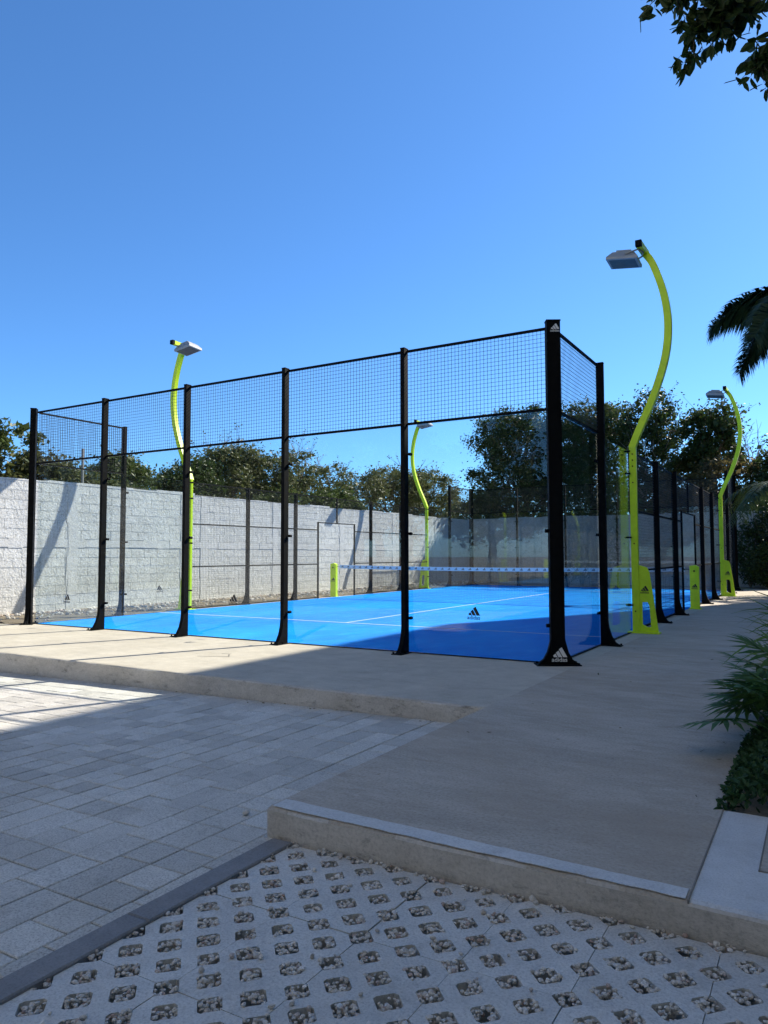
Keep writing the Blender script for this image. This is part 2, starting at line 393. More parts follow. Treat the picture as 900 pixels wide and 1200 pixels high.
# open grid blocks on gravel
gridp = tilt(struct(MB().poly([(.3, -30, ZP-.05), (12, -30, ZP-.05), (12, WF+.02, ZP-.05), (.3, WF+.02, ZP-.05)]).obj('grid_paving', 'bed')))
def grid_block(W=4*.0967, H=6*.0967, p=.0967*math.sqrt(2), hs=.0395, dep=.06, gap=.0016, c=.011):
    """slab with square holes set on the diagonal: cells in a frame turned by 45 degrees, cut to the block's outline"""
    import bmesh
    bm = bmesh.new(); q = math.sqrt(.5)
    def V(u, v, z): return bm.verts.new(((u-v)*q, (u+v)*q, z))
    for i in range(-5, 8):
        for j in range(-5, 8):
            cu, cv = i*p, j*p
            if not (-.14 < (cu-cv)*q < W+.14 and -.14 < (cu+cv)*q < H+.14): continue
            h = hs+random.uniform(-.003, .003); e = p/2; jt = lambda: random.uniform(-.0015, .0015)
            octo = [(h-c, -h), (h, -h+c), (h, h-c), (h-c, h), (-h+c, h), (-h, h-c), (-h, -h+c), (-h+c, -h)]
            o = [V(cu+a+jt(), cv+b+jt(), 0) for a, b in octo]; bt = [bm.verts.new((v.co.x, v.co.y, -dep)) for v in o]
            k = [V(cu+e, cv-e, 0), V(cu+e, cv+e, 0), V(cu-e, cv+e, 0), V(cu-e, cv-e, 0)]
            F = bm.faces.new
            F((k[0], k[1], o[2], o[1])); F((k[1], k[2], o[4], o[3])); F((k[2], k[3], o[6], o[5])); F((k[3], k[0], o[0], o[7]))
            for t in range(4): F((k[t], o[2*t+1], o[2*t]))
            for t in range(8): F((o[t], o[(t+1) % 8], bt[(t+1) % 8], bt[t]))
    bmesh.ops.remove_doubles(bm, verts=bm.verts, dist=1e-5)
    for co, no in (((gap, 0, 0), (-1, 0, 0)), ((W-gap, 0, 0), (1, 0, 0)), ((0, gap, 0), (0, -1, 0)), ((0, H-gap, 0), (0, 1, 0))):
        bmesh.ops.bisect_plane(bm, geom=bm.verts[:]+bm.edges[:]+bm.faces[:], plane_co=co, plane_no=no, clear_outer=True)
    bm.edges.ensure_lookup_table()
    for e in [e for e in bm.edges if e.is_boundary and all(abs(v.co.z) < 1e-6 for v in e.verts)]:
        a, b = e.verts; bm.faces.new((a, b, bm.verts.new((b.co.x, b.co.y, -dep)), bm.verts.new((a.co.x, a.co.y, -dep))))
    bmesh.ops.recalc_face_normals(bm, faces=bm.faces)
    me = bpy.data.meshes.new('grid_block'); bm.to_mesh(me); bm.free(); me.materials.append(M['grid']); return me
gms = [grid_block() for _ in range(3)]
GP = .0967
GX0, GY0 = .4115, -6.632-GP*12
for a in range(9):
    for b in range(4):
        o = put(random.choice(gms), 'grid_block', gridp, (GX0+4*GP*a, GY0+6*GP*b, ZP+random.gauss(0, .0012)))
        o.rotation_euler = (random.gauss(0, .003), random.gauss(0, .003), random.gauss(0, .002))
# pebbles in the holes
_t = (1+5**.5)/2
ICO_V = [Vector(v).normalized() for v in [(-1, _t, 0), (1, _t, 0), (-1, -_t, 0), (1, -_t, 0), (0, -1, _t), (0, 1, _t), (0, -1, -_t), (0, 1, -_t), (_t, 0, -1), (_t, 0, 1), (-_t, 0, -1), (-_t, 0, 1)]]
ICO_F = [(0, 11, 5), (0, 5, 1), (0, 1, 7), (0, 7, 10), (0, 10, 11), (1, 5, 9), (5, 11, 4), (11, 10, 2), (10, 7, 6), (7, 1, 8), (3, 9, 4), (3, 4, 2), (3, 2, 6), (3, 6, 8), (3, 8, 9), (4, 9, 5), (2, 4, 11), (6, 2, 10), (8, 6, 7), (9, 8, 1)]
def stone(mb, c, r):
    b = len(mb.v); s = Vector((random.uniform(.7, 1.35), random.uniform(.7, 1.2), random.uniform(.55, .95)))
    R = Matrix.Rotation(random.uniform(0, 6.28), 3, 'Z') @ Matrix.Rotation(random.uniform(-.5, .5), 3, 'X')
    for v in ICO_V:
        q = R @ Vector((v.x*s.x, v.y*s.y, v.z*s.z)) * r * random.uniform(.82, 1.15)
        mb.v.append((c[0]+q.x, c[1]+q.y, c[2]+q.z))
    mb.f += [tuple(b+i for i in f) for f in ICO_F]
peb = MB()
for i in range(0, 37):
    for j in range(0, 25):
        if (i+j) % 2: continue
        hx, hy = GX0+GP*i, GY0+GP*j
        if hy > WF+.01: continue
        fill = random.uniform(-.006, .012)
        for _ in range(random.randint(26, 34)):
            u, v = random.uniform(-.038, .038), random.uniform(-.038, .038)
            stone(peb, (hx+(u-v)*.707, hy+(u+v)*.707, ZP-.010+fill*.4+random.uniform(-.006, .011)), random.uniform(.0055, .0115))
for _ in range(60): stone(peb, (random.uniform(.4, 3.6), WF-random.uniform(.01, .05), ZP+.006), random.uniform(.007, .016))
for _ in range(45): stone(peb, (random.uniform(.5, 3), random.uniform(-7, -5.6), ZP+.008), random.uniform(.006, .013))
stuff(tag(tilt(peb.obj('gravel', 'pebble')), 'pale gravel filling the open grid blocks below the walkway kerb', 'gravel'))
for px, py in ((288, 955),):
    d = ray(px, py); p = CAM + d*((-.155-CAM.z)/d.z); q = MB(); stone(q, (0, 0, .013), .02)
    tag(tilt(q.obj('pebble', 'pebble', None, (p.x, p.y, ZP))), 'single pale pebble lying on the grey pavers', 'pebble')

# ------------------------------------------------------------------ court surface
turf = struct(MB().poly([(-9.97, .03, .004), (-.03, .03, .004), (-.03, 19.97, .004), (-9.97, 19.97, .004)]).obj('court_turf', 'turf'))
def line(x0, x1, y0, y1): MB().poly([(x0, y0, .008), (x1, y0, .008), (x1, y1, .008), (x0, y1, .008)]).obj('court_line', 'line', turf)
line(-9.97, -.03, 3.02, 3.07); line(-9.97, -.03, 16.93, 16.98)
line(-5.025, -4.975, 3.07, 16.93)

# ------------------------------------------------------------------ enclosure
enc = thing('court_enclosure', 'black steel, glass and wire mesh enclosure around the blue padel court', 'enclosure', (-5, 10, 0))
def rel(x, y, z=0): return (x+5, y-10, z)
HALF = math.pi/2
def frame(side, t):                       # side, distance along -> location, rotation ; local -y points outwards
    return {'near': ((t, 0), 0), 'far': ((t, 20), math.pi), 'right': ((0, t), HALF), 'left': ((-10, t), -HALF)}[side]
def post_mesh(h, w=.06, d=.10, flare=True):
    mb = MB()
    x, y0, y1 = w/2, -.085, .015
    # tube with flared outer foot: outline in the y-z plane swept across x
    out = [(y1, .012), (y1, h), (y0, h), (y0, .34)]
    if flare: out += [(y0-.012, .25), (y0-.045, .14), (y0-.10, .05), (y0-.145, .02), (y0-.15, .012)]
    else: out += [(y0, .012)]
    mb.prism([(-x, a, b) for a, b in out], (w, 0, 0))
    return mb.mesh('post', 'black')
def plate_mesh():
    mb = MB().box(-.075, .075, -.27, .01, .0, .012)
    for sx in (-.055, .055):
        for sy in (-.245, -.13): mb.cyl((sx, sy, .022), (0, 0, 1), .013, .022, 6)
    return mb.mesh('base_plate', 'black')
def cap_mesh(w=.066, d=.106): return MB().box(-w/2, w/2, -.088, .018, 0, .014).mesh('cap', 'black')
def clamp_mesh():
    mb = MB().box(-.07, .07, .016, .0195, -.012, .012)
    for sx in (-.055, .055): mb.cyl((sx, .012, 0), (0, 1, 0), .021, .026, 10); mb.cyl((sx, .040, 0), (0, 1, 0), .021, .012, 10)
    return mb.mesh('clamp', 'black')
P4, P3, PL, CP, CL = post_mesh(4.0), post_mesh(3.0), plate_mesh(), cap_mesh(), clamp_mesh()
def post(side, t, h):
    (x, y), rz = frame(side, t)
    o = put(P4 if h > 3.5 else P3, 'post', enc, rel(x, y), rz)
    put(PL, 'base_plate', o); put(CP, 'cap', o, (0, 0, h+.0005))
    return o
def clamps(o, zs):
    for z in zs: put(CL, 'clamp', o, (0, 0, z))
GL_Z = (.45, 1.55, 2.6)
for t in (-8, -6, -4, -2):
    clamps(post('near', t, 4), GL_Z); clamps(post('far', t, 4), GL_Z)
for s in ('left', 'right'):
    for t in (2.06, 17.94): clamps(post(s, t, 4), GL_Z)
    for t in (6, 8, 12, 14): post(s, t, 3)
# corner posts, set across the corner
def corner_mesh():
    mb = MB(); a, d, h = .08, .10, 4.03
    mb.box(-a, a, -.07, .03, .012, h)
    return mb.mesh('corner_post', 'black')
def gusset_mesh():
    mb = MB(); a = .08
    for s in (-1, 1):
        q = [(s*(a+.0005), .012), (s*(a+.145), .012), (s*(a+.14), .03), (s*(a+.085), .07), (s*(a+.04), .15), (s*(a+.0005), .30)]
        mb.prism([(x, -.069, z) for x, z in (q if s > 0 else q[::-1])], (0, .06, 0))
    return mb.mesh('foot_gusset', 'black')
def cplate_mesh():
    mb = MB().box(-.255, .255, -.13, .09, 0, .012)
    for sx in (-.225, .225):
        for sy in (-.10, .05): mb.cyl((sx, sy, .022), (0, 0, 1), .014, .022, 6)
    return mb.mesh('base_plate', 'black')
CM, GM, CPM = corner_mesh(), gusset_mesh(), cplate_mesh()
CCAP = MB().box(-.085, .085, -.075, .035, 0, .016).mesh('cap', 'black')
for (x, y, a) in ((0, 0, RAD(30)), (-10, 0, -RAD(45)), (-10, 20, -RAD(135)), (0, 20, RAD(135))):
    o = put(CM, 'corner_post', enc, rel(x+.03*math.sin(a), y-.03*math.cos(a)), a)
    put(GM, 'foot_gusset', o); put(CPM, 'base_plate', o); put(CCAP, 'cap', o, (0, 0, 4.0305))
    if (x, y) == (0, 0):
        put(EMB_W, 'emblem', o, (.012, -.0715, .045)); put(EMB_WS, 'emblem', o, (.015, -.0715, 3.90))
        kb = MB()
        for z in (.45, 1.55): kb.cyl((-.10, -.01, z), (1, 0, 0), .022, .045, 10)
        stuff(kb.obj('clamps', 'black', o))
# glass
def glass_mesh(wd, h): return MB().box(-wd/2, wd/2, .022, .032, .012, h).mesh('glass_pane', 'glass')
GN, GC, GS1, GS2 = glass_mesh(1.992, 2.985), glass_mesh(1.955, 2.985), glass_mesh(1.96, 2.985), glass_mesh(1.93, 2.985)
RAILB = MB().box(-.96, .96, -.0, .04, 0.0045, .0115).mesh('bottom_rail', 'black')
def pane(side, t, me, emb=False):
    (x, y), rz = frame(side, t); o = put(me, 'glass_pane', enc, rel(x, y), rz)
    put(RAILB, 'bottom_rail', o)
    if emb: put(EMB_B, 'emblem', o, (-.03, .0205, emb))
for k in range(5):
    t = -9+2*k; me = GN if 0 < k < 4 else GC; dx = {0: .0225, 4: -.0225}.get(k, 0)
    pane('near', t+dx, me, {0: .42, 2: .52, 4: .47}.get(k)); pane('far', t+dx, me)
for s in ('left', 'right'):
    for t, me in ((1.04, GS1), (18.96, GS1), (3.02, GS2), (16.98, GS2)):
        pane(s, t, me, .45 if (s == 'left' and t == 3.02) else None)
# welded mesh
def wire_mesh(wd, z0, z1, p=.05):
    r = .0026 if z0 > 2.9 else .0020
    mb = MB(); n = int(round(wd/p))
    for i in range(1, n): x = -wd/2+wd*i/n; mb.tube([(x, 0, z0), (x, 0, z1)], r, 4, False)
    n = int(round((z1-z0)/p))
    for i in range(1, n): z = z0+(z1-z0)*i/n; mb.tube([(-wd/2, -.006, z), (wd/2, -.006, z)], r, 4, False)
    return mb.mesh('wire_mesh', 'wire')
def rail_mesh(wd, h=.03): return MB().box(-wd/2, wd/2, -.018, .012, -h/2, h/2).mesh('rail', 'black')
RM = {}; WM = {}
def mesh_panel(side, t, wd, z0, z1, rails):
    (x, y), rz = frame(side, t)
    k = (round(wd, 2), z0, z1)
    if k not in WM: WM[k] = wire_mesh(wd, z0, z1)
    if k[0] not in RM: RM[k[0]] = rail_mesh(wd)
    o = put(WM[k], 'wire_mesh', enc, rel(x, y), rz); stuff(o)
    for z in rails: put(RM[k[0]], 'rail', o, (0, 0, z))
for k in range(5):
    t = -9+2*k
    mesh_panel('near', t, 1.93, 3.0, 3.97, (3.0, 3.975)); mesh_panel('far', t, 1.93, 3.0, 3.97, (3.0, 3.975))
for s in ('left', 'right'):
    for t in (1.03, 18.97): mesh_panel(s, t, 1.95, 3.0, 3.97, (3.0, 3.975))
    for t in (5.02, 7, 13, 14.98): mesh_panel(s, t, 1.92, .02, 2.97, (.03, 1.0, 2.0, 2.975))
    for t in (8.53, 11.47): mesh_panel(s, t, .95, .02, 2.97, (.03, 1.0, 2.0, 2.975))
    mesh_panel(s, 10, 1.94, 2.24, 2.97, (2.22, 2.975))
    DP = MB().box(-.02, .02, -.025, .015, .0, 2.24).mesh('door_post', 'black')
    for t in (9.03, 10.97): (x, y), rz = frame(s, t); put(DP, 'door_post', enc, rel(x, y), rz)
    (x, y), rz = frame(s, 10); MB().box(-.025, .025, -.02, .014, 2.236, 2.96).obj('door_post', 'black', enc, rel(x, y), rz)

# ------------------------------------------------------------------ light poles
def spline(pts, n):
    pts = [Vector(p) for p in pts]; P = [pts[0]*2-pts[1]]+pts+[pts[-1]*2-pts[-2]]; out = []
    for i in range(1, len(P)-2):
        for k in range(n):
            t = k/n; a, b, c, d = P[i-1:i+3]
            out.append(.5*((2*b)+(c-a)*t+(2*a-5*b+4*c-d)*t*t+(3*b-a-3*c+d)*t**3))
    return out+[pts[-1]]
def light_pole(x, y, out, label):
    """out = +1: leans outwards to +x"""
    T = thing('light_pole', label, 'light pole', (x, y, 0), 0, 'curved light poles beside the court')
    s = out
    MB().box(min(0, s*.11), max(0, s*.11), -.03, .03, .02, 3.06).obj('mast', 'lime', T)
    MB().box(-.07 if s > 0 else -.42, .42 if s > 0 else .07, -.10, .10, 0, .02).obj('base_plate', 'lime', T)
    # fin with a cut-out
    x0 = .1105; o = [(x0, .021), (x0, 1.10), (x0+.13, 1.06), (x0+.165, .98), (x0+.29, .021)]
    inner = [(x0+.045, .14), (x0+.045, .50), (x0+.13, .50), (x0+.155, .44), (x0+.175, .10), (x0+.12, .10)]
    fm = MB(); yh = .012
    def q(pts, yy): return [(s*a, yy, b) for a, b in pts]
    ring = [[o[0], (x0+.29, .021), inner[4], inner[5], inner[0]], [o[0], inner[0], inner[1], o[1]], [o[1], inner[1], inner[2], o[2]], [o[2], inner[2], inner[3], o[3]], [o[3], inner[3], inner[4], o[4]]]
    for yy in (-yh, yh):
        for r in ring: fm.poly(q(r, yy))
    for loop in (o, inner):
        for i in range(len(loop)):
            a, b = loop[i], loop[(i+1) % len(loop)]
            fm.poly([(s*a[0], -yh, a[1]), (s*b[0], -yh, b[1]), (s*b[0], yh, b[1]), (s*a[0], yh, a[1])])
    fin = fm.obj('fin', 'lime', T)
    put(EMB_BS, 'emblem', fin, (s*(x0+.085), -yh-.0005, .64))
    arm = spline([(s*.05, 0, 3.03), (s*.155, 0, 3.29), (s*.40, 0, 3.84), (s*.595, 0, 4.45), (s*.655, 0, 5.0), (s*.60, 0, 5.52), (s*.45, 0, 6.02), (s*.33, 0, 6.24)], 7)
    MB().tube(arm, .076, 4).obj('curved_arm', 'lime', T)
    tip = Vector((s*.30, 0, 6.27))
    bar = MB().tube([(tip.x+s*.02, .10, tip.z), (tip.x, -.36, tip.z+.01)], .066, 4).obj('cross_bar', 'lime', T)
    MB().tube([(tip.x, -.36, tip.z+.01), (tip.x, -.43, tip.z+.011)], .068, 4).obj('end_cap', 'black', bar)
    # bolts on the mast
    bo = MB()
    for z in (2.72, 2.82, 2.92, .35, 1.45, 2.45): bo.cyl((s*.055, -.045, z), (0, 1, 0), .011, .014, 6)
    stuff(bo.obj('bolts', 'black', T))
    cl = MB()
    for z in (.45, 1.55, 2.6, 2.97): cl.box(-.09 if s > 0 else -.02, .02 if s > 0 else .09, -.075, -.041, z-.012, z+.012); cl.cyl((-s*.05, -.05, z), (1, 0, 0), .02, .04, 8)
    stuff(cl.obj('clamps', 'black', T))
    # floodlight: shallow trough, lens below, tilted towards the court
    F = put(None, 'floodlight', T, (s*.02, -.17, 6.13)); F.rotation_euler = (RAD(-4), RAD(8)*s, 0)
    hb = MB(); top, bot = [(-.17, -.15), (.17, -.15), (.17, .15), (-.17, .15)], [(-.25, -.20), (.25, -.20), (.25, .20), (-.25, .20)]
    lv = [([(a*.8, b*.8) for a, b in top], .11), (top, .095), (bot, .0), (bot, -.045), ([(a*.93, b*.93) for a, b in bot], -.05)]
    for (r0, z0), (r1, z1) in zip(lv[1:], lv[:-1]):
        for i in range(4):
            k = (i+1) % 4; hb.poly([(*r0[i], z0), (*r0[k], z0), (*r1[k], z1), (*r1[i], z1)])
    hb.poly([(*p, .11) for p in lv[0][0]]); hb.poly([(a*.93, b*.93, -.05) for a, b in bot][::-1])
    for k in range(7): yy = -.12+.04*k; hb.box(-.12, .12, yy-.004, yy+.004, .105, .135)
    hb.obj('housing', 'grey_metal', F)
    MB().box(-.21, .21, -.165, .165, -.054, -.0505).obj('lens', 'lens', F)
    br = MB()
    for yy in (-.205, .205): br.tube([(s*.05, yy, .03), (s*.24, yy*.7, .12), (s*.29, 0, .13)], .014, 4)
    br.obj('bracket', 'grey_metal', F)
    return T
light_pole(0, 4.0, 1, 'tall curved lime light pole on the walkway, near the logo corner post')
light_pole(0, 16.0, 1, 'curved lime light pole on the walkway beyond the lime net post, at the sunlit end')
light_pole(-10, 4.0, -1, 'curved lime light pole beside the block wall, near the corner post by the paved yard')
light_pole(-10, 16.0, -1, 'curved lime light pole beside the block wall beyond the net, under the trees')

# ------------------------------------------------------------------ net
N_ = thing('court_net', 'black tennis net with pale blue printed top band across the blue court', 'net', (-5, 10, 0))
nx = 60
def nz(x): return .885+.045*(x/4.9)**2
bm_ = MB()
for i in range(nx):
    a, b = -4.9+9.8*i/nx, -4.9+9.8*(i+1)/nx
    bm_.prism([(a, -.012, nz(a)-.065), (b, -.012, nz(b)-.065), (b, -.012, nz(b)+.035), (a, -.012, nz(a)+.035)], (0, .024, 0))
tb = bm_.obj('top_band', 'band_blue', N_)
pr = MB()
for k in range(47):
    cx = -4.83+.21*k
    for b0, b1, h in ((.0, .022, .012), (.027, .052, .032), (.058, .084, .052)):
        z0 = nz(cx)-.038; pr.poly([(cx+b0, -.0135, z0), (cx+b1, -.0135, z0), (cx+b1-.012-h*.3, -.0135, z0+h+.012), (cx+b0-h*.3, -.0135, z0+h)])
stuff(pr.obj('band_print', 'decal_b', tb))
nm = MB()
for i in range(218): x = -4.9+.045*i; nm.tube([(x, 0, .02), (x, 0, nz(x)-.06)], .0016, 4, False)
for j in range(18):
    nm.tube([(x, .003, .03+(nz(x)-.1)*j/17) for x in (-4.9, -2.45, 0, 2.45, 4.9)], .0016, 4, False)
stuff(nm.obj('net_mesh', 'net', N_))
MB().tube([(-5, 0, nz(4.9)-.01), (-4.88, 0, nz(4.9)-.01)], .006, 6).obj('cable', 'black', N_); MB().tube([(4.88, 0, nz(4.9)-.01), (5, 0, nz(4.9)-.01)], .006, 6).obj('cable', 'black', N_)
def net_post(x, label):
    T = thing('net_post', label, 'net post', (x, 10, 0), 0, 'lime net posts')
    b = MB(); b.prism([(-.10, -.05, .02), (.10, -.05, .02), (.10, -.05, .98), (.02, -.05, 1.02), (-.10, -.05, 1.0)], (0, .10, 0)); bo = b.obj('body', 'lime', T)
    put(EMB_BS, 'emblem', bo, (0, -.0505, .46))
    MB().box(-.13, .13, -.09, .09, 0, .02).obj('base_plate', 'lime', T)
    MB().cyl((0, -.062, .88), (0, 1, 0), .02, .024, 8).obj('winch', 'black', T)
net_post(.11, 'short lime net post standing in the walkway side opening of the enclosure')
net_post(-10.11, 'short lime net post standing in the opening beside the grey block wall')

# ------------------------------------------------------------------ block walls
WX, WT = -11.6, 2.89
wall = thing('block_wall', 'long whitewashed concrete block wall running beside the court', 'wall', (WX, 10, 0))
MB().box(-.17, -.0035, -24, 13.35, -.4, WT-.05).obj('core', 'mortar', wall)
cp = MB(); yy = -24.
while yy < 13.3:
    ln = random.uniform(.5, 1.2); y2 = min(yy+ln, 13.35); dz = random.uniform(-.035, .025)
    cp.box(-.19, .008, yy, y2, WT-.05, WT+dz); yy = y2
cp.obj('coping', 'mortar', wall)
tb_ = MB(); yy = -24.
while yy < 13.3:
    y2 = min(yy+random.uniform(.25, .6), 13.35); tb_.box(-.0115, .010+random.uniform(-.004, .005), yy, y2, 1.44+random.uniform(-.015, .015), 1.62+random.uniform(-.015, .015)); yy = y2
tb_.obj('tie_beam', 'mortar', wall)
for yc in (-12.8, -8.0, -4., 1.96-10, 5.5-10-.2, 9-10., 12.6-10, 16.2-10, 19.8-10):
    cm = MB(); z = -.05
    while z < WT-.06:
        z2 = min(z+random.uniform(.15, .4), WT-.052); cm.box(-.0112, .0125+random.uniform(-.004, .004), yc-.12+random.uniform(-.015, .015), yc+.12+random.uniform(-.015, .015), z, z2); z = z2
    cm.obj('pillar', 'mortar', wall)
blk = []
z = .02
rows = [.02+.2*k for k in range(7)] + [1.63+.2*k for k in range(6)]
for r, z in enumerate(rows):
    y = -14.0 + (.2 if r % 2 else 0)
    while y < 13.: blk.append((y, z)); y += .4
def wseen(b):
    d = Vector((WX, b[0]+10.2, b[1]))-CAM; zz = d.dot(_f)
    if zz < 1: return -1
    u = 450+FPX*d.dot(_r2)/zz
    return 1/zz if -10 < u < 900 else -1
blk.sort(key=wseen, reverse=True)
bms = [MB().box(-.0115, .004, -.1975+.003*random.random(), .1975-.002*random.random(), -.0965, .0965-.003*random.random()).mesh('block', 'block') for _ in range(4)]
rb = MB()
for n, (y, z) in enumerate(blk):
    j = random.gauss(0, .0018)
    if n < 300:
        o = put(random.choice(bms), 'block', wall, (j, y+.2, z+.1)); o.rotation_euler.x = random.gauss(0, .006)
    else: rb.box(-.0115, .004+j, y+.0045, y+.3955, z+.0055, z+.1945)
stuff(rb.obj('blocks', 'block', wall))
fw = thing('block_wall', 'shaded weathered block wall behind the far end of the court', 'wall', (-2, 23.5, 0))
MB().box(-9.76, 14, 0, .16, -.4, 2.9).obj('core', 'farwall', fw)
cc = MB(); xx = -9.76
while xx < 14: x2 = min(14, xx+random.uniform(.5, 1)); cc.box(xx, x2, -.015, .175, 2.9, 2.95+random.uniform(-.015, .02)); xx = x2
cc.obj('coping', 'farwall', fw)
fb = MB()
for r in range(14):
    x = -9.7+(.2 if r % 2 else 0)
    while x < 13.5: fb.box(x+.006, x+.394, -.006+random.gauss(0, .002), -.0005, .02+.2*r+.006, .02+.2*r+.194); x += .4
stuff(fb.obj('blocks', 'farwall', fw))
# rubble strip at the foot of the wall
rs = MB(); ny, nx = 150, 8
def rz_(i, j):
    u = i/nx; return .006+.075*(1-u)**1.5+random.uniform(-.012, .02)*(1 if 0 < i < nx else .2)
for j in range(ny+1):
    for i in range(nx+1): rs.v.append((WX-.02+(1.42)*i/nx, -.25+23.6*j/ny, rz_(i, j)))
for j in range(ny):
    for i in range(nx): a = j*(nx+1)+i; rs.f.append((a, a+1, a+nx+2, a+nx+1))
struct(rs.obj('rubble_strip', 'earth'))
st = MB()
for _ in range(1500):
    u = abs(random.gauss(0, .5)); x = WX+.05+min(u, 1.2); y = random.uniform(-.2, 23)
    stone(st, (x, y, .01+.075*(1-min(1, (x-WX)/1.4))**1.5), random.choice([.015, .02, .03, .03, .045, .06]))
stuff(tag(st.obj('rubble', 'pebble'), 'pale stone rubble scattered along the foot of the block wall', 'rubble'))
struct(MB().box(-11.6, 2.2, 20.62, 23.48, -.4, -.02).obj('far_ground', 'earth'))
tag(MB().tube([(0, 0, -.42), (0, 0, 3.95)], .035, 8).obj('slim_post', 'grey_metal', None, (-13.2, on_x(97, 540, -13.2).y, 0)), 'slim grey post rising behind the whitewashed block wall', 'post')

# ------------------------------------------------------------------ trees
def limb_path(a, b, n=4, wob=.12):
    a, b = Vector(a), Vector(b); L = (b-a).length; out = []
    for i in range(n+1):
        t = i/n; p = a.lerp(b, t)
        if 0 < i < n: p += Vector((random.gauss(0, wob), random.gauss(0, wob), random.gauss(0, wob*.6)))*L*.35
        p.z += math.sin(t*math.pi)*L*.05; out.append(p)
    return out
def leaf_quad(mb, c, ln, wd, d=None, six=False):
    if d is None: d = Vector((random.gauss(0, 1), random.gauss(0, 1), random.gauss(-.15, .7)))
    d.normalize(); s = d.cross(Vector((random.gauss(0, 1), random.gauss(0, 1), random.gauss(0, 1)))); s.normalize()
    b = len(mb.v); a = d*ln*.5; k = s*wd*.5
    if six:
        n = d.cross(s)*wd*.12
        mb.v += [tuple(c-a), tuple(c-a*.55+k*.72+n), tuple(c+a*.1+k+n), tuple(c+a*.7+k*.5+n), tuple(c+a), tuple(c+a*.7-k*.5+n), tuple(c+a*.1-k+n), tuple(c-a*.55-k*.72+n)]
        mb.f += [(b, b+1, b+2, b+3, b+4), (b+4, b+5, b+6, b+7, b)]; return
    mb.v += [tuple(c-a), tuple(c+k-a*.1), tuple(c+a), tuple(c-k-a*.1)]; mb.f.append((b, b+1, b+2, b+3))
def tree(name, label, base, lobes, leafm, n_clump, per, leaf=.12, clump_r=.45, trunk_r=.14, bark='bark', twigs=0, fork=.45, group=None):
    """lobes: list of (offset vec, radii vec) relative to base; clumps of leaves fill the lobes' shells"""
    T = thing(name, label, 'tree', base, 0, group)
    tk, cr = MB(), MB()
    cz = min(o[2]-r[2]*.6 for o, r in lobes); top = max(o[2] for o, r in lobes)
    ctr = sum((Vector(o) for o, r in lobes), Vector())/len(lobes)
    f0 = Vector((ctr.x*fork*.6, ctr.y*fork*.6, max(.8, cz*.8)))
    tk.tube(limb_path((0, 0, -.1), f0, 4, .06), [trunk_r*1.25, trunk_r, trunk_r*.92, trunk_r*.85, trunk_r*.8], 8)
    vol = [r[0]*r[1]*r[2] for o, r in lobes]; tv = sum(vol)
    for (o, r), v in zip(lobes, vol):
        o, r = Vector(o), Vector(r)
        lp = limb_path(f0, o, 4, .10); tk.tube(lp, [trunk_r*.62, trunk_r*.5, trunk_r*.4, trunk_r*.3, trunk_r*.2], 6)
        n = max(4, int(n_clump*v/tv))
        for k in range(n):
            d = Vector((random.gauss(0, 1), random.gauss(0, 1), random.gauss(0, 1))).normalized()*random.uniform(.35, 1.0)**.6
            c = o+Vector((d.x*r.x, d.y*r.y, d.z*r.z))
            if k % 2 == 0:
                st_ = random.choice(lp[2:]); tk.tube(limb_path(st_, c, 3, .10), [trunk_r*.18, trunk_r*.13, trunk_r*.09, .008], 4, False)
            cr_ = clump_r*random.uniform(.55, 1.25)
            for _ in range(4):
                q = Vector((random.gauss(0, .3), random.gauss(0, .3), random.gauss(-.05, .2)))*cr_
                leaf_quad(cr, c+q, leaf*2.1, leaf*1.3)
            for _ in range(int(per*1.2*random.uniform(.5, 1.4))):
                q = Vector((random.gauss(0, .5), random.gauss(0, .5), random.gauss(0, .36)))*cr_
                leaf_quad(cr, c+q, leaf*random.uniform(.6, 1.35), leaf*random.uniform(.32, .6))
        for k in range(int(twigs*v/tv)):
            d = Vector((random.gauss(0, 1), random.gauss(0, 1), abs(random.gauss(0, 1))+.3)).normalized()
            c = o+Vector((d.x*r.x, d.y*r.y, d.z*r.z))*random.uniform(1.05, 1.45)
            p = limb_path(random.choice(lp[2:]), c, 4, .12); tk.tube(p, [.03, .022, .016, .011, .006], 4, False)
            for _ in range(3):
                e = c+Vector((random.gauss(0, .3), random.gauss(0, .3), random.gauss(.1, .25))); tk.tube([p[3], p[3].lerp(e, .5), e], [.010, .007, .004], 4, False)
                for _ in range(4): leaf_quad(cr, e+Vector((random.gauss(0, .08), random.gauss(0, .08), random.gauss(0, .08))), leaf*.8, leaf*.4)
    tk.obj('trunk', bark, T); cr.obj('crown', leafm, T)
    return T
def px_tree(name, label, Y, pxc, blobs, leafm, n_clump, per, X=None, depth_r=1.6, **k):
    """blobs: (px, py, half width px, half height px); trunk stands at row Y (or column X) below pixel column pxc"""
    pt = (lambda x, y: on_x(x, y, X)) if X is not None else (lambda x, y: on_y(x, y, Y))
    b = pt(pxc, 640); base = Vector((b.x, b.y, -.42)); lobes = []
    for (x, y, hw, hh) in blobs:
        c = pt(x, y); dpt = (c-CAM).dot(_f); s = dpt/FPX
        yo = random.uniform(-.8, .8)
        lobes.append(((c.x-base.x, c.y-base.y+yo, c.z-base.z), (hw*s, max(depth_r*.6, hw*s*.8), hh*s)))
    return tree(name, label, base, lobes, leafm, n_clump, per, **k)
GT = 'trees behind the walls'
px_tree('broadleaf_tree', 'leafy dark tree tip hanging into view above the wall beside the paved yard', 0, -45, [(-22, 512, 22, 20), (4, 503, 9, 14), (-70, 500, 45, 40), (12, 520, 6, 9)], 'leaf_mid', 70, 60, X=-14.2, leaf=.17, clump_r=.35, group=GT)
